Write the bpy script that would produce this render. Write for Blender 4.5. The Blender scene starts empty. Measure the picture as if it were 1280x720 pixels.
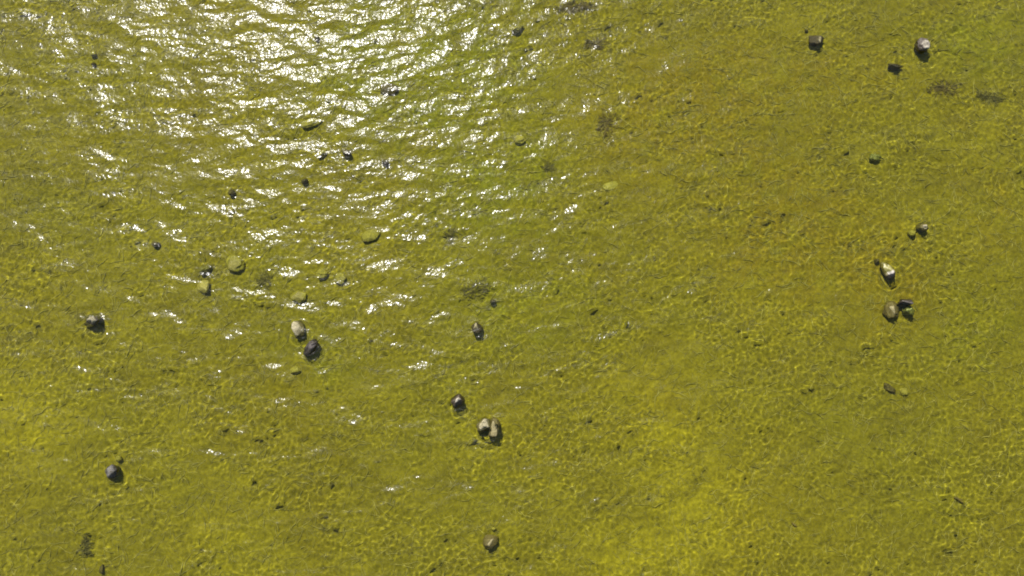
import bpy, math, random
import numpy as np
from mathutils import Vector, Euler, noise as mnoise

scene = bpy.context.scene
col = scene.collection
R = math.radians

# ------------------------------------------------------------------ camera
cam_data = bpy.data.cameras.new("camera")
cam = bpy.data.objects.new("camera", cam_data)
col.objects.link(cam)
cam.location = (0.0, -3.178, 18.022)
cam.rotation_euler = (R(10.0), 0.0, 0.0)      # almost straight down
cam_data.sensor_width = 36.0
cam_data.lens = 36.0 * 18.3 / 25.6            # 25.6 m of water across the frame
cam_data.clip_end = 2000.0
scene.camera = cam

# ------------------------------------------------------------------ sun and sky
SUN_ELEV = R(48.5)
sx, sy = -0.385, 0.923                         # horizontal direction towards the sun
sun_dir = Vector((sx * math.cos(SUN_ELEV), sy * math.cos(SUN_ELEV), math.sin(SUN_ELEV))).normalized()
sun_data = bpy.data.lights.new("sun", 'SUN')
sun_data.energy = 4.5
sun_data.angle = R(0.53)
sun_data.color = (1.0, 0.965, 0.92)
sun_data.cycles.is_caustics_light = True
sun = bpy.data.objects.new("sun", sun_data)
col.objects.link(sun)
sun.rotation_euler = sun_dir.to_track_quat('Z', 'Y').to_euler()

world = bpy.data.worlds.new("World")
scene.world = world
world.use_nodes = True
wn = world.node_tree
wn.nodes.clear()
w_out = wn.nodes.new('ShaderNodeOutputWorld')
w_bg = wn.nodes.new('ShaderNodeBackground')
w_sky = wn.nodes.new('ShaderNodeTexSky')
w_sky.sky_type = 'NISHITA'
w_sky.sun_disc = False
w_sky.sun_elevation = SUN_ELEV
w_sky.sun_rotation = math.atan2(sx, sy)
w_bg.inputs['Strength'].default_value = 0.06
wn.links.new(w_sky.outputs[0], w_bg.inputs['Color'])
wn.links.new(w_bg.outputs[0], w_out.inputs['Surface'])

vs = scene.view_settings
vs.view_transform = 'Standard'
vs.look = 'None'
vs.gamma = 1.0
vs.use_curve_mapping = False
vs.exposure = 1.44

scene.cycles.max_bounces = 6
scene.cycles.transmission_bounces = 6
scene.cycles.sample_clamp_indirect = 4.0
scene.cycles.sample_clamp_direct = 2.6      # the sensor's ceiling: sun glints do not burn whole pixels
scene.cycles.use_denoising = True
scene.cycles.filter_width = 1.85

rng = np.random.default_rng(7)
random.seed(7)

# ------------------------------------------------------------------ node helpers
def new_mat(name):
    m = bpy.data.materials.new(name)
    m.use_nodes = True
    m.node_tree.nodes.clear()
    return m, m.node_tree.nodes, m.node_tree.links

def tex_noise(N, L, vec, scale, detail=4.0, rough=0.55, dist=0.0):
    n = N.new('ShaderNodeTexNoise')
    n.inputs['Scale'].default_value = scale
    n.inputs['Detail'].default_value = detail
    n.inputs['Roughness'].default_value = rough
    n.inputs['Distortion'].default_value = dist
    L.new(vec, n.inputs['Vector'])
    return n

def ramp(N, L, fac, stops):
    r = N.new('ShaderNodeValToRGB')
    cr = r.color_ramp
    while len(cr.elements) < len(stops):
        cr.elements.new(0.5)
    for e, (p, c) in zip(cr.elements, stops):
        e.position = p
        e.color = (*c, 1.0) if not isinstance(c, (int, float)) else (c, c, c, 1.0)
    L.new(fac, r.inputs['Fac'])
    return r

def mix_col(N, L, fac, a, b, mode='MIX'):
    m = N.new('ShaderNodeMix')
    m.data_type = 'RGBA'
    m.blend_type = mode
    for sock, v in ((m.inputs['Factor'], fac), (m.inputs['A'], a), (m.inputs['B'], b)):
        if hasattr(v, 'links'):
            L.new(v, sock)
        elif isinstance(v, (tuple, list)):
            sock.default_value = (*v, 1.0)
        else:
            sock.default_value = v
    return m.outputs['Result']

def maths(N, L, op, a, b=None, clamp=False):
    m = N.new('ShaderNodeMath')
    m.operation = op
    m.use_clamp = clamp
    for k, v in enumerate((a, b)):
        if v is None:
            continue
        if hasattr(v, 'links'):
            L.new(v, m.inputs[k])
        else:
            m.inputs[k].default_value = v
    return m.outputs[0]

# ------------------------------------------------------------------ height fields
def axis_lines(half, step, far):
    """evenly spaced lines within +-half, then widening out to +-far"""
    core = np.arange(-half, half + 1e-6, step)
    ext = []
    d, x = step, core[-1]
    while x < far:
        d *= 1.16
        x += d
        ext.append(x)
    ext = np.array(ext)
    return np.concatenate([-ext[::-1] , core, ext]), len(ext)

def fft_field(nx, ny, step, amp_of_k, seed):
    """random surface with the given spectrum amplitude (function of kx, ky)"""
    g = np.random.default_rng(seed)
    kx = 2 * np.pi * np.fft.fftfreq(nx, step)[:, None]
    ky = 2 * np.pi * np.fft.rfftfreq(ny, step)[None, :]
    spec = np.fft.rfft2(g.standard_normal((nx, ny)))
    return np.fft.irfft2(spec * amp_of_k(kx, ky), s=(nx, ny))

def grid_object(name, xs, ys, z, smooth=True):
    nx, ny = len(xs), len(ys)
    X, Y = np.meshgrid(xs, ys, indexing='ij')
    co = np.stack([X, Y, z], -1).reshape(-1, 3).astype(np.float32)
    i = np.arange(nx - 1)[:, None] * ny + np.arange(ny - 1)[None, :]
    quads = np.stack([i, i + ny, i + ny + 1, i + 1], -1).reshape(-1, 4).astype(np.int32)
    me = bpy.data.meshes.new(name)
    me.vertices.add(len(co))
    me.vertices.foreach_set('co', co.ravel())
    me.loops.add(quads.size)
    me.loops.foreach_set('vertex_index', quads.ravel())
    me.polygons.add(len(quads))
    me.polygons.foreach_set('loop_start', np.arange(0, quads.size, 4, dtype=np.int32))
    me.update(calc_edges=True)
    if smooth:
        me.polygons.foreach_set('use_smooth', np.ones(len(quads), dtype=bool))
    o = bpy.data.objects.new(name, me)
    col.objects.link(o)
    return o, X, Y

def unit(f):
    return (f - f.mean()) / f.std()

SLOPES = (0.012, 0.045, 0.050)   # r.m.s. slope of swell, ripples and fine ripples
WATER_ROUGH = 0.08
WRINKLE = 0.0115
CHOP = 0.165
WEEDS = [  # x, y, half sizes (m), turn, strands, kind, label
    (2.50, 4.44, 0.26, 0.42, -20, 90, 'brown', 'brown weed tuft trailing long strands near the small dark weed tuft'),
    (11.46, 5.42, 0.46, 0.22, 5, 90, 'brown', 'wide brown weed tuft near the round white topped stone'),
    (-0.90, -0.04, 0.38, 0.24, 10, 90, 'dark', 'dark green weed tuft spread near the lone tan topped stone'),
    (-10.11, -6.18, 0.13, 0.26, 10, 70, 'dark', 'narrow dark weed tuft near the small dark upright stone'),
    (12.69, 5.15, 0.42, 0.15, -5, 90, 'dark', 'low dark weed tuft beside the wide brown weed tuft'),
    (1.72, 7.76, 0.55, 0.16, 5, 90, 'brown', 'long brown weed tuft spread near a narrow slanted green stone'),
    (2.23, 6.70, 0.30, 0.20, 0, 60, 'brown', 'thin faint brown weed tuft near the long brown weed tuft'),
    (0.93, 3.24, 0.18, 0.14, 0, 45, 'dark', 'small dark weed tuft near the dim green lump'),
    (-6.27, 0.25, 0.22, 0.18, 0, 60, 'dark', 'loose green weed tuft beside the broad rounded drowned stone'),
    (-1.57, 1.39, 0.12, 0.22, 0, 45, 'dark', 'thin upright weed tuft beside the drowned mossy boulder'),
]
TWIGS = [  # x, y, length (m), turn, label
    (10.73, -5.14, 0.26, -25, 'longer of two dark twigs, lying alone on plain green bed'),
    (6.75, -5.71, 0.16, -30, 'tiny dark twig lying beside the bright yellow bank'),
]
STONES = [  # x, y, width, length (m), turn, top above water (m), tone, form, label
    (-10.46, -0.83, 0.48, 0.30, 35, 0.110, 'rough', 'sharp', 'dark wet stone with one pale flank breaking the surface amid ripple rings'),
    (-9.61, -4.49, 0.33, 0.42, -15, 0.130, 'slate', 'round', 'slate grey rounded stone standing clear of the water beside a small green lump'),
    (-9.51, -4.17, 0.17, 0.17, 0, -0.100, 'algae', 'round', 'small green lump touching the slate grey rounded stone'),
    (-7.76, 0.51, 0.36, 0.26, 35, -0.050, 'brown', 'round', 'brown capped stone wrapped in algae beside the pale block'),
    (-7.02, 0.65, 0.52, 0.48, 0, -0.060, 'greyalgae', 'round', 'broad rounded drowned stone with green top and grey lower flank'),
    (-7.78, 0.04, 0.36, 0.36, 10, -0.040, 'paleolive', 'sharp', 'pale yellowish blocky drowned stone near the brown capped stone'),
    (-4.80, 0.39, 0.32, 0.30, 0, -0.080, 'algae', 'round', 'small round mossy stone, paler one of a close pair'),
    (-4.33, 0.28, 0.30, 0.36, 0, -0.110, 'algae', 'round', 'small upright oval mossy stone, greener one of a close pair'),
    (-5.37, -0.20, 0.44, 0.36, 0, -0.040, 'greyalgae', 'sharp', 'green topped stone with a bare grey lower face'),
    (-5.31, -1.03, 0.34, 0.48, 15, 0.060, 'pale', 'sharp', 'pale angular stone with a narrow pointed foot near the dark oval stone'),
    (-4.97, -1.50, 0.53, 0.28, 48, 0.110, 'dark', 'round', 'glossy dark oval stone lying at a slant between two paler stones'),
    (-5.35, -2.03, 0.29, 0.22, 10, -0.080, 'algae', 'round', 'little green cap stone near the dark slanted oval stone'),
    (-0.87, -0.99, 0.32, 0.30, 0, 0.040, 'tandark', 'sharp', 'tan topped stone with a dark brown lower face standing alone near a weedy patch'),
    (-1.34, -2.79, 0.35, 0.39, -10, 0.140, 'white', 'sharp', 'white topped dark sided stone standing near the tan pair'),
    (-0.68, -3.38, 0.46, 0.35, 35, 0.060, 'pale', 'sharp', 'pale rough stone leaning beside an upright tan slab'),
    (-0.44, -3.44, 0.27, 0.54, -14, 0.030, 'tan', 'slab', 'upright tan slab stone with a dark edge'),
    (-0.51, -6.09, 0.40, 0.36, 0, 0.020, 'tan', 'sharp', 'lone tan faceted stone with a thin dark rim near a tiny green pebble'),
    (-0.43, -5.81, 0.15, 0.11, 0, -0.140, 'algae', 'round', 'tiny green pebble beside the lone tan faceted stone'),
    (8.11, 6.72, 0.45, 0.30, -8, 0.020, 'tandark', 'slabby', 'flat topped brick shaped stone with a broad dark front'),
    (7.92, 7.06, 0.11, 0.11, 0, -0.010, 'pale', 'round', 'tiny pale pebble near the brick shaped stone'),
    (10.92, 6.58, 0.40, 0.45, 0, 0.130, 'white', 'round', 'round white topped stone with a deep dark lower side'),
    (10.17, 5.99, 0.44, 0.17, -8, -0.020, 'dark', 'round', 'thin dark sliver of stone near the round white topped stone'),
    (9.44, 3.46, 0.35, 0.23, -10, -0.060, 'green', 'round', 'solitary small bright green cap stone'),
    (10.48, 1.59, 0.30, 0.24, -10, 0.060, 'pale', 'round', 'small pale topped stone with dark base touching a green pebble'),
    (10.20, 1.44, 0.24, 0.18, 0, -0.060, 'algae', 'round', 'small green pebble touching the little pale topped stone'),
    (9.48, 0.47, 0.32, 0.56, 25, 0.100, 'whiteband', 'round', 'long olive stone with a white band and a dark lower tip'),
    (9.26, 0.72, 0.14, 0.14, 0, -0.120, 'darkalgae', 'round', 'small dark knob beside the long olive stone'),
    (9.49, -0.53, 0.44, 0.48, 0, 0.030, 'tan', 'round', 'broad tan stone in the tight cluster of three'),
    (9.79, -0.36, 0.42, 0.22, 12, 0.120, 'dark', 'sharp', 'dark wet stone in the tight cluster of three'),
    (9.91, -0.57, 0.32, 0.30, 30, 0.020, 'green', 'sharp', 'yellow green stone in the tight cluster of three'),
    (9.29, -2.50, 0.43, 0.18, -38, -0.140, 'darkalgae', 'sharp', 'low dark sunken stone lying at a slant beside a green lump'),
    (9.64, -2.56, 0.23, 0.23, 0, -0.140, 'algae', 'round', 'green lump beside the low dark sunken stone'),
    (-5.38, 2.84, 0.18, 0.16, 0, 0.020, 'dark', 'round', 'small dark wet stone ringed with glitter near a slanted narrow mossy stone'),
    (-11.17, 6.10, 0.15, 0.13, 0, 0.010, 'dark', 'round', 'tiny black stone poking out among sparse glitter'),
    (-3.30, 3.35, 0.21, 0.17, -30, -0.060, 'darkalgae', 'round', 'small brown stone beside the dim brown stone in the lower glitter'),
    (-3.24, 5.38, 0.53, 0.36, 0, -0.120, 'darkalgae', 'round', 'brown weedy rock amid bright glitter'),
    (-4.30, 3.61, 0.23, 0.19, 0, -0.060, 'darkalgae', 'round', 'dim brown stone near the long low mossy stone in the glitter'),
    (-5.27, 4.44, 0.63, 0.27, 18, -0.120, 'algae', 'round', 'long low mossy stone with a dark lower edge in the glitter'),
    (-4.94, 3.59, 0.35, 0.17, 50, -0.140, 'algae', 'round', 'slanted narrow mossy stone near the long low mossy stone'),
    (-3.61, 1.38, 0.53, 0.34, 10, -0.120, 'algae', 'round', 'drowned mossy boulder with a dark end near the glitter'),
    (-7.23, 2.52, 0.18, 0.18, 0, -0.040, 'darkalgae', 'round', 'single small dark mossy pebble beside the small dark wet stone'),
    (-9.06, 1.15, 0.22, 0.14, 0, -0.060, 'darkalgae', 'round', 'small flat dark pebble alone beside the brown capped stone'),
    (0.17, 7.11, 0.41, 0.17, 28, -0.100, 'algae', 'round', 'narrow green stone lying aslant near the long brown weed tuft'),
    (-0.48, -0.32, 0.16, 0.12, 0, 0.020, 'dark', 'round', 'tiny black stone at the edge of a weedy patch'),
    (-5.22, 6.81, 0.15, 0.17, 20, -0.060, 'darkalgae', 'round', 'tiny brown stone drowned under the brightest glitter'),
    (0.21, 3.96, 0.31, 0.27, 0, -0.100, 'algae', 'round', 'dim green lump beside the glitter near a brown weed bed'),
    (-11.18, 6.37, 0.17, 0.15, 0, -0.140, 'algae', 'round', 'green pebble close to the tiny black stone'),
    (2.56, 2.71, 0.49, 0.31, 15, -0.170, 'greyalgae', 'round', 'faint pale flat drowned stone near the brown trailing weed tuft'),
    (-9.70, -6.71, 0.13, 0.24, 0, -0.150, 'darkalgae', 'sharp', 'small dark upright stone near a dark weed tuft'),
]
# ------------------------------------------------------------------ stream bed
BED_Z = -0.27

def gauss(X, Y, x, y, rx, ry, turn=0.0):
    c, s = math.cos(R(turn)), math.sin(R(turn))
    u = ((X - x) * c + (Y - y) * s) / rx
    v = (-(X - x) * s + (Y - y) * c) / ry
    return np.exp(-(u * u + v * v))

def blank(nx, ny):
    return np.zeros((nx, ny))

def sampled(nx, ny, pad, core_field):
    """put a field of the even core into the whole grid, mirrored out beyond it"""
    cx, cy = core_field.shape
    ix = np.abs(np.arange(nx) - pad)
    iy = np.abs(np.arange(ny) - pad)
    ix = np.where(ix >= cx, 2 * cx - 2 - ix, ix) % cx
    iy = np.where(iy >= cy, 2 * cy - 2 - iy, iy) % cy
    return core_field[np.ix_(ix, iy)]

def taper(xs, ys, hx, hy):
    fx = np.clip((np.abs(xs) - hx) / 6.0, 0, 1)
    fy = np.clip((np.abs(ys) - hy) / 6.0, 0, 1)
    return (1 - np.maximum(fx[:, None], fy[None, :])) ** 2

step = 0.062
bxs, pad = axis_lines(15.6, step, 160.0)
bys, pad2 = axis_lines(9.4, step, 160.0)
ncx, ncy = len(bxs) - 2 * pad, len(bys) - 2 * pad2
def band(l0, l1, p=0.0):
    def f(kx, ky):
        k = np.hypot(kx, ky) + 1e-9
        return np.where((k > 2 * np.pi / l1) & (k < 2 * np.pi / l0), k ** p, 0.0)
    return f
bed_low = unit(fft_field(ncx, ncy, step, band(1.2, 9.0, -2.0), 11))
bed_mid = unit(fft_field(ncx, ncy, step, band(0.30, 1.2, -1.2), 12))
bed_fine = unit(fft_field(ncx, ncy, step, band(0.11, 0.35, -0.6), 13))
zb = 0.030 * bed_low + 0.012 * bed_mid + 0.007 * bed_fine
tone_low = unit(fft_field(ncx, ncy, step, band(1.0, 8.0, -1.6), 21))
tone_mid = unit(fft_field(ncx, ncy, step, band(0.25, 1.6, -1.1), 22))
Xc, Yc = np.meshgrid(bxs[pad:pad + ncx], bys[pad2:pad2 + ncy], indexing='ij')

# banks of bright yellow growth, brown growth and fresh green growth
yellow = (1.0 * gauss(Xc, Yc, 4.4, -4.5, 1.0, 1.9, 25) + 1.1 * gauss(Xc, Yc, 3.1, -6.4, 1.5, 0.9) +
          0.6 * gauss(Xc, Yc, -11.8, -3.2, 0.9, 1.3, 20) + 0.3 * gauss(Xc, Yc, -7.1, -6.3, 1.8, 0.8) +
          0.25 * gauss(Xc, Yc, -0.2, -3.9, 1.5, 0.9) + 0.3 * gauss(Xc, Yc, 3.9, -2.6, 1.4, 0.9) +
          0.2 * gauss(Xc, Yc, -12.4, 0.2, 1.0, 2.0) + 0.2 * gauss(Xc, Yc, 10.0, -5.3, 2.2, 0.9))
yellow = np.clip(yellow * (1 + 0.45 * tone_mid + 0.25 * tone_low) + 0.04 * tone_low, 0, 1)
brown = (0.75 * gauss(Xc, Yc, 4.4, 4.9, 2.4, 1.8, 20) + 0.7 * gauss(Xc, Yc, 6.7, 1.6, 1.7, 2.3, -20) +
         0.6 * gauss(Xc, Yc, 9.5, 0.6, 1.0, 1.6) + 0.4 * gauss(Xc, Yc, 12.5, 2.5, 1.2, 2.0) +
         0.55 * gauss(Xc, Yc, 3.5, -2.9, 1.1, 0.8) + 0.45 * gauss(Xc, Yc, 5.1, -5.9, 0.9, 1.4) +
         0.35 * gauss(Xc, Yc, 8.7, 5.9, 2.2, 1.0))
brown = np.clip(1.3 * brown * (1 + 0.40 * tone_mid) + 0.10 * np.roll(tone_low, 200, 0), 0, 1)
green = (0.8 * gauss(Xc, Yc, -2.5, 6.2, 3.4, 2.2, 15) + 0.6 * gauss(Xc, Yc, -0.6, 2.7, 2.4, 1.6) +
         0.5 * gauss(Xc, Yc, 0.6, -0.2, 2.0, 1.4) + 0.5 * gauss(Xc, Yc, 12.3, 6.7, 2.0, 1.0) +
         0.4 * gauss(Xc, Yc, 11.7, -0.6, 1.4, 2.6) + 0.35 * gauss(Xc, Yc, -4.7, -1.8, 1.2, 0.8))
green = np.clip(green * (1 + 0.30 * tone_mid) + 0.08 * np.roll(tone_low, 90, 1), 0, 1)

tp = taper(bxs, bys, 15.6, 9.4)
zfull = BED_Z + sampled(len(bxs), len(bys), pad, zb) * tp
bed, BX, BY = grid_object("stream_bed", bxs, bys, zfull)
bed["kind"] = "structure"
bed.cycles.is_caustics_receiver = True
for nm, f in (("yellow", yellow), ("brown", brown), ("green", green)):
    at = bed.data.attributes.new(nm, 'FLOAT', 'POINT')
    at.data.foreach_set('value', (sampled(len(bxs), len(bys), pad, f)).astype(np.float32).ravel())

def bed_height(x, y):
    i = int(np.clip(np.searchsorted(bxs, x), 0, len(bxs) - 1))
    j = int(np.clip(np.searchsorted(bys, y), 0, len(bys) - 1))
    return float(zfull[i, j])

m, N, L = new_mat("algae_covered_bed")
out = N.new('ShaderNodeOutputMaterial')
bs = N.new('ShaderNodeBsdfPrincipled')
L.new(bs.outputs[0], out.inputs['Surface'])
geo = N.new('ShaderNodeNewGeometry')
P = geo.outputs['Position']
def attr(nm):
    a = N.new('ShaderNodeAttribute')
    a.attribute_name = nm
    return a.outputs['Fac']
n_a = tex_noise(N, L, P, 0.9, 7, 0.62, 0.5)
base = ramp(N, L, n_a.outputs['Fac'], [(0.28, (0.098, 0.087, 0.0052)), (0.50, (0.122, 0.1115, 0.0062)), (0.72, (0.146, 0.133, 0.0070))]).outputs[0]
base = mix_col(N, L, attr("green"), base, (0.114, 0.121, 0.0045))
base = mix_col(N, L, attr("brown"), base, (0.127, 0.105, 0.0045))
base = mix_col(N, L, attr("yellow"), base, (0.175, 0.159, 0.0065))
# tangled filaments, with caustic light lines painted in as a thin pale net
warp = tex_noise(N, L, P, 5.0, 3, 0.5)
wv = N.new('ShaderNodeVectorMath'); wv.operation = 'SCALE'; wv.inputs[3].default_value = 0.22
L.new(warp.outputs['Color'], wv.inputs[0])
wa = N.new('ShaderNodeVectorMath'); wa.operation = 'ADD'
L.new(P, wa.inputs[0]); L.new(wv.outputs[0], wa.inputs[1])
vor = N.new('ShaderNodeTexVoronoi'); vor.feature = 'DISTANCE_TO_EDGE'; vor.inputs['Scale'].default_value = 5.5
L.new(wa.outputs[0], vor.inputs['Vector'])
caustic_net = ramp(N, L, vor.outputs['Distance'], [(0.0, 1.0), (0.10, 0.0)]).outputs[0]
mask = ramp(N, L, tex_noise(N, L, P, 3.1, 2).outputs['Fac'], [(0.42, 0.0), (0.62, 1.0)]).outputs[0]
tmask = maths(N, L, 'MULTIPLY', caustic_net, mask)
base = mix_col(N, L, maths(N, L, 'MULTIPLY', tmask, 0.30), base, (0.21, 0.195, 0.018))
grain = tex_noise(N, L, P, 15.0, 5, 0.65)
gr = ramp(N, L, grain.outputs['Fac'], [(0.25, 0.62), (0.5, 1.0), (0.75, 1.35)]).outputs[0]
base = mix_col(N, L, 1.0, base, gr, 'MULTIPLY')
spk = ramp(N, L, tex_noise(N, L, P, 26.0, 2, 0.5).outputs['Fac'], [(0.66, 0.0), (0.74, 1.0)]).outputs[0]
base = mix_col(N, L, maths(N, L, 'MULTIPLY', spk, 0.35), base, (0.035, 0.030, 0.006))
L.new(base, bs.inputs['Base Color'])
bs.inputs['Roughness'].default_value = 0.9
bs.inputs['Specular IOR Level'].default_value = 0.1
bmp = N.new('ShaderNodeBump')
bmp.inputs['Strength'].default_value = 0.5
bmp.inputs['Distance'].default_value = 0.03
hb = maths(N, L, 'ADD', grain.outputs['Fac'], maths(N, L, 'MULTIPLY', tmask, 0.5))
L.new(hb, bmp.inputs['Height'])
L.new(bmp.outputs[0], bs.inputs['Normal'])
bed.data.materials.append(m)

# ------------------------------------------------------------------ water
wstep = 0.030
wxs, wpad = axis_lines(15.2, wstep, 160.0)
wys, wpad2 = axis_lines(9.0, wstep, 160.0)
nwx, nwy = len(wxs) - 2 * wpad, len(wys) - 2 * wpad2

def wave_band(l0, l1, p, wind=None, spread=1.0):
    """ripples between two wavelengths; crests may favour one direction"""
    def f(kx, ky):
        k = np.hypot(kx, ky) + 1e-9
        a = np.exp(-(np.clip(k * l0 / (2 * np.pi) - 1, 0, None) * 2.5) ** 2) * np.exp(-(np.clip(2 * np.pi / (l1 * k) - 1, 0, None) * 2.5) ** 2) * k ** p
        if wind is not None:
            c = np.abs(kx * wind[0] + ky * wind[1]) / k
            a = a * (1 - spread + spread * c ** 2)
        return a
    return f

def slope_scaled(f, target):
    gx, gy = np.gradient(f, wstep)
    return f * (target / math.sqrt(np.mean(gx ** 2 + gy ** 2)))

swell = slope_scaled(fft_field(nwx, nwy, wstep, wave_band(0.7, 2.6, -2.2, (0.35, -0.94), 0.7), 31), SLOPES[0])
ripple = slope_scaled(fft_field(nwx, nwy, wstep, wave_band(0.22, 0.7, -2.0, (0.30, -0.95), 0.35), 32), SLOPES[1])
capil = slope_scaled(fft_field(nwx, nwy, wstep, wave_band(0.095, 0.20, -1.8), 33), SLOPES[2])
gust = unit(fft_field(nwx, nwy, wstep, band(0.9, 5.0, -1.5), 34))
gust2 = unit(fft_field(nwx, nwy, wstep, band(0.5, 2.0, -1.0), 35))
hw = swell + ripple * np.clip(1 + 0.10 * gust, 0.6, 1.15) + capil * np.clip(0.95 + 0.35 * gust + 0.2 * gust2, 0.2, 1.25)
WX, WY = np.meshgrid(wxs[wpad:wpad + nwx], wys[wpad2:wpad2 + nwy], indexing='ij')
for (x, y, w, l, rot, top, tone, form, lab) in STONES:      # rings where stones break the surface
    if top > 0.04:
        r = np.hypot(WX - x, WY - y)
        r0 = 0.5 * max(w, l)
        a = 0.0035 * min(1.0, r0 / 0.2)
        hw += a * np.sin((r - r0) * 2 * np.pi / 0.17) * np.exp(-np.clip(r - r0, 0, None) / 0.22) * np.clip(1.4 - r / 1.2, 0, 1)
wt = taper(wxs, wys, 15.2, 9.0)
wz = sampled(len(wxs), len(wys), wpad, hw) * wt
water, _, _ = grid_object("water", wxs, wys, wz)
water["kind"] = "structure"
water.cycles.is_caustics_caster = True

m, N, L = new_mat("clear_shallow_water")
out = N.new('ShaderNodeOutputMaterial')
fr = N.new('ShaderNodeFresnel'); fr.inputs['IOR'].default_value = 1.333
refr = N.new('ShaderNodeBsdfRefraction')
refr.inputs['IOR'].default_value = 1.333
refr.inputs['Roughness'].default_value = 0.0
refr.inputs['Color'].default_value = (0.985, 0.98, 0.82, 1)
gl = N.new('ShaderNodeBsdfGlossy')
gl.inputs['Roughness'].default_value = WATER_ROUGH
gl.inputs['Color'].default_value = (1, 1, 1, 1)
P = N.new('ShaderNodeNewGeometry').outputs['Position']
fine = tex_noise(N, L, P, 14.0, 1.5, 0.5, 0.3)       # wrinkles too small for the mesh
fb = N.new('ShaderNodeBump'); fb.inputs['Strength'].default_value = 1.0; fb.inputs['Distance'].default_value = WRINKLE
mp = N.new('ShaderNodeMapping')                     # short chop with crests running up to the right
mp.inputs['Rotation'].default_value = (0, 0, R(-24)); mp.inputs['Scale'].default_value = (0.55, 1.0, 1.0)
L.new(P, mp.inputs['Vector'])
chop = tex_noise(N, L, mp.outputs[0], 1.5, 2, 0.5, 0.2)
cb = N.new('ShaderNodeBump'); cb.inputs['Strength'].default_value = 1.0; cb.inputs['Distance'].default_value = CHOP
L.new(chop.outputs['Fac'], cb.inputs['Height']); L.new(cb.outputs[0], fb.inputs['Normal'])
L.new(fine.outputs['Fac'], fb.inputs['Height']); L.new(fb.outputs[0], gl.inputs['Normal'])
mx = N.new('ShaderNodeMixShader')
gl2 = N.new('ShaderNodeBsdfGlossy')                 # a finer chop spreads a faint sheen
gl2.inputs['Roughness'].default_value = 0.27
L.new(fb.outputs[0], gl2.inputs['Normal'])
gm = N.new('ShaderNodeMixShader'); gm.inputs[0].default_value = 0.20
L.new(gl.outputs[0], gm.inputs[1]); L.new(gl2.outputs[0], gm.inputs[2])
L.new(fr.outputs[0], mx.inputs[0]); L.new(refr.outputs[0], mx.inputs[1]); L.new(gm.outputs[0], mx.inputs[2])
L.new(mx.outputs[0], out.inputs['Surface'])
water.data.materials.append(m)

# ------------------------------------------------------------------ stones
def stone_material(name, dry, wet, algae, algae_top=0.0, dry_from=0.045, gloss=0.35, speck=0.25):
    """bare rock above, a damp band at the water line, algae growing below it"""
    m, N, L = new_mat(name)
    out = N.new('ShaderNodeOutputMaterial')
    bs = N.new('ShaderNodeBsdfPrincipled')
    L.new(bs.outputs[0], out.inputs['Surface'])
    bs.inputs['Specular IOR Level'].default_value = 0.3
    P = N.new('ShaderNodeNewGeometry').outputs['Position']
    sep = N.new('ShaderNodeSeparateXYZ'); L.new(P, sep.inputs[0])
    n1 = tex_noise(N, L, P, 9.0, 5, 0.6)
    n2 = tex_noise(N, L, P, 30.0, 4, 0.65)
    zz = maths(N, L, 'ADD', sep.outputs['Z'], maths(N, L, 'MULTIPLY', maths(N, L, 'SUBTRACT', n1.outputs['Fac'], 0.5), 0.09))
    var = ramp(N, L, n2.outputs['Fac'], [(0.25, 1 - speck), (0.5, 1.0), (0.75, 1 + speck)]).outputs[0]
    f_dry = N.new('ShaderNodeMapRange'); f_dry.inputs['From Min'].default_value = dry_from - 0.015; f_dry.inputs['From Max'].default_value = dry_from + 0.02
    L.new(zz, f_dry.inputs['Value'])
    f_alg = N.new('ShaderNodeMapRange'); f_alg.inputs['From Min'].default_value = algae_top - 0.03; f_alg.inputs['From Max'].default_value = algae_top + 0.015
    L.new(zz, f_alg.inputs['Value'])
    c = mix_col(N, L, f_dry.outputs[0], wet, dry)
    stain = ramp(N, L, tex_noise(N, L, P, 13.0, 4, 0.65, 0.6).outputs['Fac'], [(0.50, 0.0), (0.62, 1.0)]).outputs[0]
    c = mix_col(N, L, maths(N, L, 'MULTIPLY', stain, 0.55), c, (algae[0] * 0.7, algae[1] * 0.65, algae[2]))   # blotches of growth
    c = mix_col(N, L, f_alg.outputs[0], algae, c)
    c = mix_col(N, L, 1.0, c, var, 'MULTIPLY')
    L.new(c, bs.inputs['Base Color'])
    rr = N.new('ShaderNodeMapRange'); rr.inputs['To Min'].default_value = gloss; rr.inputs['To Max'].default_value = 0.85
    L.new(f_dry.outputs[0], rr.inputs['Value'])
    L.new(rr.outputs[0], bs.inputs['Roughness'])
    b = N.new('ShaderNodeBump'); b.inputs['Strength'].default_value = 0.9; b.inputs['Distance'].default_value = 0.03
    L.new(n2.outputs['Fac'], b.inputs['Height']); L.new(b.outputs[0], bs.inputs['Normal'])
    return m

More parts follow.
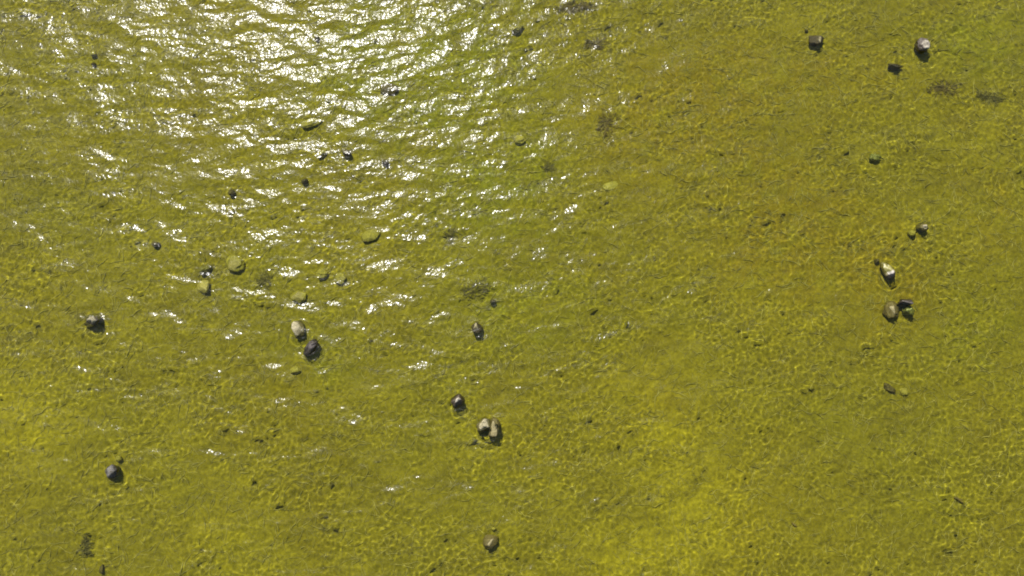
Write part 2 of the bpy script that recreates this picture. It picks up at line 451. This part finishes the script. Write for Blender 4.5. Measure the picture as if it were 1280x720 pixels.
ALG = (0.125, 0.120, 0.018)
MATS = {
    'dark': stone_material("dark_wet_stone", (0.060, 0.050, 0.045), (0.020, 0.015, 0.012), (0.055, 0.048, 0.010), -0.03, 0.09, 0.35, 0.5),
    'rough': stone_material("rough_grey_stone", (0.18, 0.16, 0.10), (0.045, 0.035, 0.026), (0.10, 0.09, 0.02), -0.02, 0.045, 0.4, 0.5),
    'slate': stone_material("slate_stone", (0.085, 0.078, 0.068), (0.035, 0.030, 0.027), (0.10, 0.096, 0.03), -0.02, 0.06, 0.35, 0.6),
    'brown': stone_material("brown_stone", (0.13, 0.10, 0.04), (0.125, 0.10, 0.030), ALG, -0.01, 0.03),
    'greyalgae': stone_material("grey_stone_with_algae", (0.23, 0.205, 0.085), (0.22, 0.20, 0.060), (0.225, 0.215, 0.024), -0.09, 0.02),
    'paleolive': stone_material("pale_olive_stone", (0.32, 0.295, 0.085), (0.31, 0.285, 0.075), (0.30, 0.275, 0.065), -0.08, 0.02),
    'pale': stone_material("pale_stone", (0.23, 0.20, 0.12), (0.15, 0.13, 0.065), (0.11, 0.098, 0.022), -0.05, 0.02, 0.5, 0.35),
    'tan': stone_material("tan_stone", (0.175, 0.148, 0.065), (0.14, 0.117, 0.048), (0.115, 0.095, 0.025), -0.05, 0.015, 0.5, 0.3),
    'tandark': stone_material("tan_stone_with_dark_foot", (0.185, 0.160, 0.075), (0.050, 0.039, 0.016), (0.050, 0.040, 0.010), -0.05, 0.005, 0.5, 0.3),
    'white': stone_material("white_topped_stone", (0.28, 0.25, 0.19), (0.045, 0.034, 0.024), (0.055, 0.045, 0.010), -0.02, 0.105, 0.4, 0.2),
    'green': stone_material("green_stone", (0.13, 0.145, 0.03), (0.12, 0.13, 0.025), (0.125, 0.138, 0.022), -0.04, 0.02),
    'algae': stone_material("mossy_stone", (0.15, 0.14, 0.03), (0.14, 0.132, 0.02), (0.225, 0.212, 0.026), -0.02, 0.02, 0.7, 0.35),
    'darkalgae': stone_material("dark_mossy_stone", (0.075, 0.063, 0.02), (0.068, 0.058, 0.012), (0.066, 0.056, 0.009), -0.02, 0.02, 0.6, 0.5),
}

def banded_material():
    m, N, L = new_mat("olive_stone_with_white_band")
    out = N.new('ShaderNodeOutputMaterial'); bs = N.new('ShaderNodeBsdfPrincipled')
    L.new(bs.outputs[0], out.inputs['Surface'])
    tc = N.new('ShaderNodeTexCoord')
    sep = N.new('ShaderNodeSeparateXYZ'); L.new(tc.outputs['Object'], sep.inputs[0])
    n = tex_noise(N, L, tc.outputs['Object'], 14.0, 4)
    y = maths(N, L, 'ADD', sep.outputs['Y'], maths(N, L, 'MULTIPLY', maths(N, L, 'SUBTRACT', n.outputs['Fac'], 0.5), 0.06))
    mr = N.new('ShaderNodeMapRange'); mr.inputs['From Min'].default_value = -0.28; mr.inputs['From Max'].default_value = 0.28
    L.new(y, mr.inputs['Value'])
    r = ramp(N, L, mr.outputs[0], [(0.28, (0.022, 0.016, 0.013)), (0.33, (0.40, 0.35, 0.30)), (0.39, (0.38, 0.34, 0.26)), (0.46, (0.14, 0.125, 0.030))])
    L.new(r.outputs[0], bs.inputs['Base Color'])
    bs.inputs['Roughness'].default_value = 0.5
    b = N.new('ShaderNodeBump'); b.inputs['Strength'].default_value = 0.5; b.inputs['Distance'].default_value = 0.02
    L.new(n.outputs['Fac'], b.inputs['Height']); L.new(b.outputs[0], bs.inputs['Normal'])
    return m
MATS['whiteband'] = banded_material()

import bmesh
def stone_mesh(name, w, l, h, form, seed):
    g = random.Random(seed)
    bm = bmesh.new()
    bmesh.ops.create_icosphere(bm, subdivisions=4 if max(w, l) > 0.24 else 3, radius=1.0)
    off = Vector((g.uniform(-50, 50), g.uniform(-50, 50), g.uniform(-50, 50)))
    cuts = []
    n_cut = {'sharp': 13, 'round': 7, 'slab': 7, 'slabby': 8}[form]
    for k in range(n_cut):
        d = Vector((g.gauss(0, 1), g.gauss(0, 1), g.gauss(0, 0.7))).normalized()
        cuts.append((d, g.uniform(0.58, 0.82) if form != 'round' else g.uniform(0.72, 0.92)))
    if form in ('slab', 'slabby'):
        cuts += [(Vector((1, 0, 0.1)).normalized(), 0.70), (Vector((-1, 0, 0.25)).normalized(), 0.70),
                 (Vector((0, 1, 0.1)).normalized(), 0.78), (Vector((0, -1, 0.1)).normalized(), 0.78), (Vector((0, 0.1, 1)).normalized(), 0.72)]
    tilt = (Euler((g.uniform(-0.35, 0.35), g.uniform(-0.35, 0.35), 0)) if form != 'slab' else Euler((0, 0.15, 0))).to_matrix()
    soft = 0.05 if form != 'round' else 0.10
    for v in bm.verts:
        p = v.co.copy()
        p *= 1 + 0.36 * mnoise.noise(p * 0.9 + off) + 0.16 * mnoise.noise(p * 2.3 - off)
        for d, t in cuts:
            s = p.dot(d)
            if s > t:
                p -= d * ((s - t) * (1 - soft * 2))
        nz = mnoise.fractal(p * 2.6 + off, 0.9, 2.0, 4)
        p *= 1 + 0.10 * nz
        v.co = tilt @ p
    xs = [v.co.x for v in bm.verts]; ys = [v.co.y for v in bm.verts]; zs = [v.co.z for v in bm.verts]
    ex, ey, z0, ez = (max(xs) - min(xs)), (max(ys) - min(ys)), min(zs), (max(zs) - min(zs))
    mx_, my_ = (max(xs) + min(xs)) / 2, (max(ys) + min(ys)) / 2
    for v in bm.verts:
        v.co = Vector(((v.co.x - mx_) / ex * w, (v.co.y - my_) / ey * l, (v.co.z - z0) / ez * h))
    for f in bm.faces:
        f.smooth = True
    me = bpy.data.meshes.new(name)
    bm.to_mesh(me)
    bm.free()
    return me

for k, (x, y, w, l, rot, top, tone, form, lab) in enumerate(STONES):
    zb_ = bed_height(x, y)
    base = zb_ - 0.05
    h = min(max(top - base, 0.10), (2.2 if top > 0.02 else 1.2) * max(w, l) + 0.05)
    name = 'pebble' if max(w, l) < 0.22 else 'stone'
    me = stone_mesh(name, w * 0.94, l * 0.94, h, form, 100 + k)
    me.materials.append(MATS[tone])
    o = bpy.data.objects.new(name, me)
    col.objects.link(o)
    o.location = (x, y, base)
    # the long axis is turned against the plan's x axis for wide stones, y axis for long ones
    o.rotation_euler = (0, 0, R(rot))
    o["label"] = lab
    o["category"] = name
    o["group"] = "stones scattered over the shallow bed"
    o.cycles.is_caustics_receiver = True

# ------------------------------------------------------------------ weed
def strand_mesh(name, strands, sides=3):
    """strands: list of (points, radius)"""
    V, F = [], []
    for pts, rad in strands:
        b0 = len(V)
        n = len(pts)
        for i, p in enumerate(pts):
            a = pts[max(i - 1, 0)]; c = pts[min(i + 1, n - 1)]
            t = (c - a).normalized()
            s = t.cross(Vector((0, 0, 1)))
            if s.length < 1e-4:
                s = Vector((1, 0, 0))
            s.normalize()
            u = s.cross(t)
            r = rad * (1.0 - 0.75 * abs(2 * i / (n - 1) - 1) ** 2)
            for q in range(sides):
                an = 2 * math.pi * q / sides
                V.append(p + s * (r * math.cos(an)) + u * (r * math.sin(an)))
        for i in range(n - 1):
            for q in range(sides):
                a0 = b0 + i * sides + q; a1 = b0 + i * sides + (q + 1) % sides
                F.append((a0, a1, a1 + sides, a0 + sides))
    me = bpy.data.meshes.new(name)
    me.from_pydata([tuple(v) for v in V], [], F)
    me.polygons.foreach_set('use_smooth', [True] * len(F))
    return me

def weed_material(name, c0, c1):
    m, N, L = new_mat(name)
    out = N.new('ShaderNodeOutputMaterial'); bs = N.new('ShaderNodeBsdfPrincipled')
    L.new(bs.outputs[0], out.inputs['Surface'])
    P = N.new('ShaderNodeNewGeometry').outputs['Position']
    n = tex_noise(N, L, P, 6.0, 4)
    L.new(ramp(N, L, n.outputs['Fac'], [(0.3, c0), (0.7, c1)]).outputs[0], bs.inputs['Base Color'])
    bs.inputs['Roughness'].default_value = 0.7
    return m

W_BROWN = weed_material("brown_weed", (0.080, 0.060, 0.007), (0.115, 0.092, 0.008))
W_DARK = weed_material("dark_green_weed", (0.072, 0.066, 0.006), (0.105, 0.098, 0.007))
W_THREAD = weed_material("caustic_thread_algae", (0.15, 0.14, 0.014), (0.28, 0.26, 0.050))  # pale tone lets the strands double as bright lines of the light net

for k, (x, y, rx, ry, turn, n, mt, lab) in enumerate(WEEDS):
    g = random.Random(500 + k)
    zb_ = bed_height(x, y)
    strands = []
    ct, st = math.cos(R(turn)), math.sin(R(turn))
    for i in range(n):
        u, v = np.clip(g.gauss(0, 0.5), -1, 1) * rx, np.clip(g.gauss(0, 0.5), -1, 1) * ry
        px_, py_ = u * ct - v * st, u * st + v * ct
        an = g.gauss(R(turn), 0.9) + (math.pi if g.random() < 0.5 else 0)
        ln = g.uniform(0.07, 0.20)
        lift = g.uniform(0.01, 0.07)
        pts = []
        for j in range(5):
            f = j / 4.0
            pts.append(Vector((px_, py_, bed_height(x + px_, y + py_) - zb_ - 0.01 + lift * math.sin(math.pi * (0.15 + 0.75 * f)))))
            an += g.gauss(0, 0.45)
            px_ += math.cos(an) * ln / 4; py_ += math.sin(an) * ln / 4
        strands.append((pts, g.uniform(0.005, 0.011)))
    for i in range(18):                                   # runners that hold the tuft together
        ph = 2 * math.pi * i / 18 + g.uniform(-0.15, 0.15)
        pts = []
        for j in range(6):
            f = j / 5.0 * 1.05
            u, v = rx * f * math.cos(ph + 0.3 * f), ry * f * math.sin(ph + 0.3 * f)
            px_, py_ = u * ct - v * st, u * st + v * ct
            pts.append(Vector((px_, py_, bed_height(x + px_, y + py_) - zb_ + 0.012)))
        strands.append((pts, 0.010))
    me = strand_mesh("weed_tuft", strands)
    me.materials.append({'brown': W_BROWN, 'dark': W_DARK}[mt])
    o = bpy.data.objects.new("weed_tuft", me)
    col.objects.link(o)
    o.location = (x, y, zb_)
    o["label"] = lab
    o["category"] = "water weed"
    o["group"] = "weed tufts rooted on the bed"
    o.cycles.is_caustics_receiver = True

# sunken twigs
for k, (x, y, ln, turn, lab) in enumerate(TWIGS):
    g = random.Random(700 + k)
    zb_ = bed_height(x, y)
    pts = [Vector(((f - 0.5) * ln, 0.012 * math.sin(5 * f + k), 0.035 + 0.01 * math.sin(3 * f))) for f in [i / 6 for i in range(7)]]
    side = [pts[3], pts[3] + Vector((ln * 0.12, ln * 0.10, 0.01)), pts[3] + Vector((ln * 0.2, ln * 0.2, 0.015))]
    me = strand_mesh("sunken_twig", [(pts, 0.03), (side, 0.015)], 7)
    me.materials.append(W_BROWN)
    o = bpy.data.objects.new("sunken_twig", me)
    col.objects.link(o)
    o.location = (x, y, zb_)
    o.rotation_euler = (0, 0, R(turn))
    o["label"] = lab
    o["category"] = "twig"
    o.cycles.is_caustics_receiver = True

# loose threads of algae over the bed, paled to add bright caustic lines
g = random.Random(900)
strands = []
for i in range(14000):
    x, y = g.uniform(-15.0, 15.0), g.uniform(-8.4, 9.0)
    an = g.uniform(0, 2 * math.pi)
    ln = g.uniform(0.12, 0.5)
    pts = []
    for j in range(4):
        pts.append(Vector((x, y, bed_height(x, y) + 0.012)))
        an += g.gauss(0, 0.55)
        x += math.cos(an) * ln / 3; y += math.sin(an) * ln / 3
    strands.append((pts, g.uniform(0.005, 0.011)))
me = strand_mesh("caustic_thread_algae", strands)
me.materials.append(W_THREAD)
o = bpy.data.objects.new("caustic_thread_algae", me)
col.objects.link(o)
o["kind"] = "stuff"
o["label"] = "pale yellow green algae threads on the bed, coloured to add bright caustic lines"
o["category"] = "algae"
o.cycles.is_caustics_receiver = True
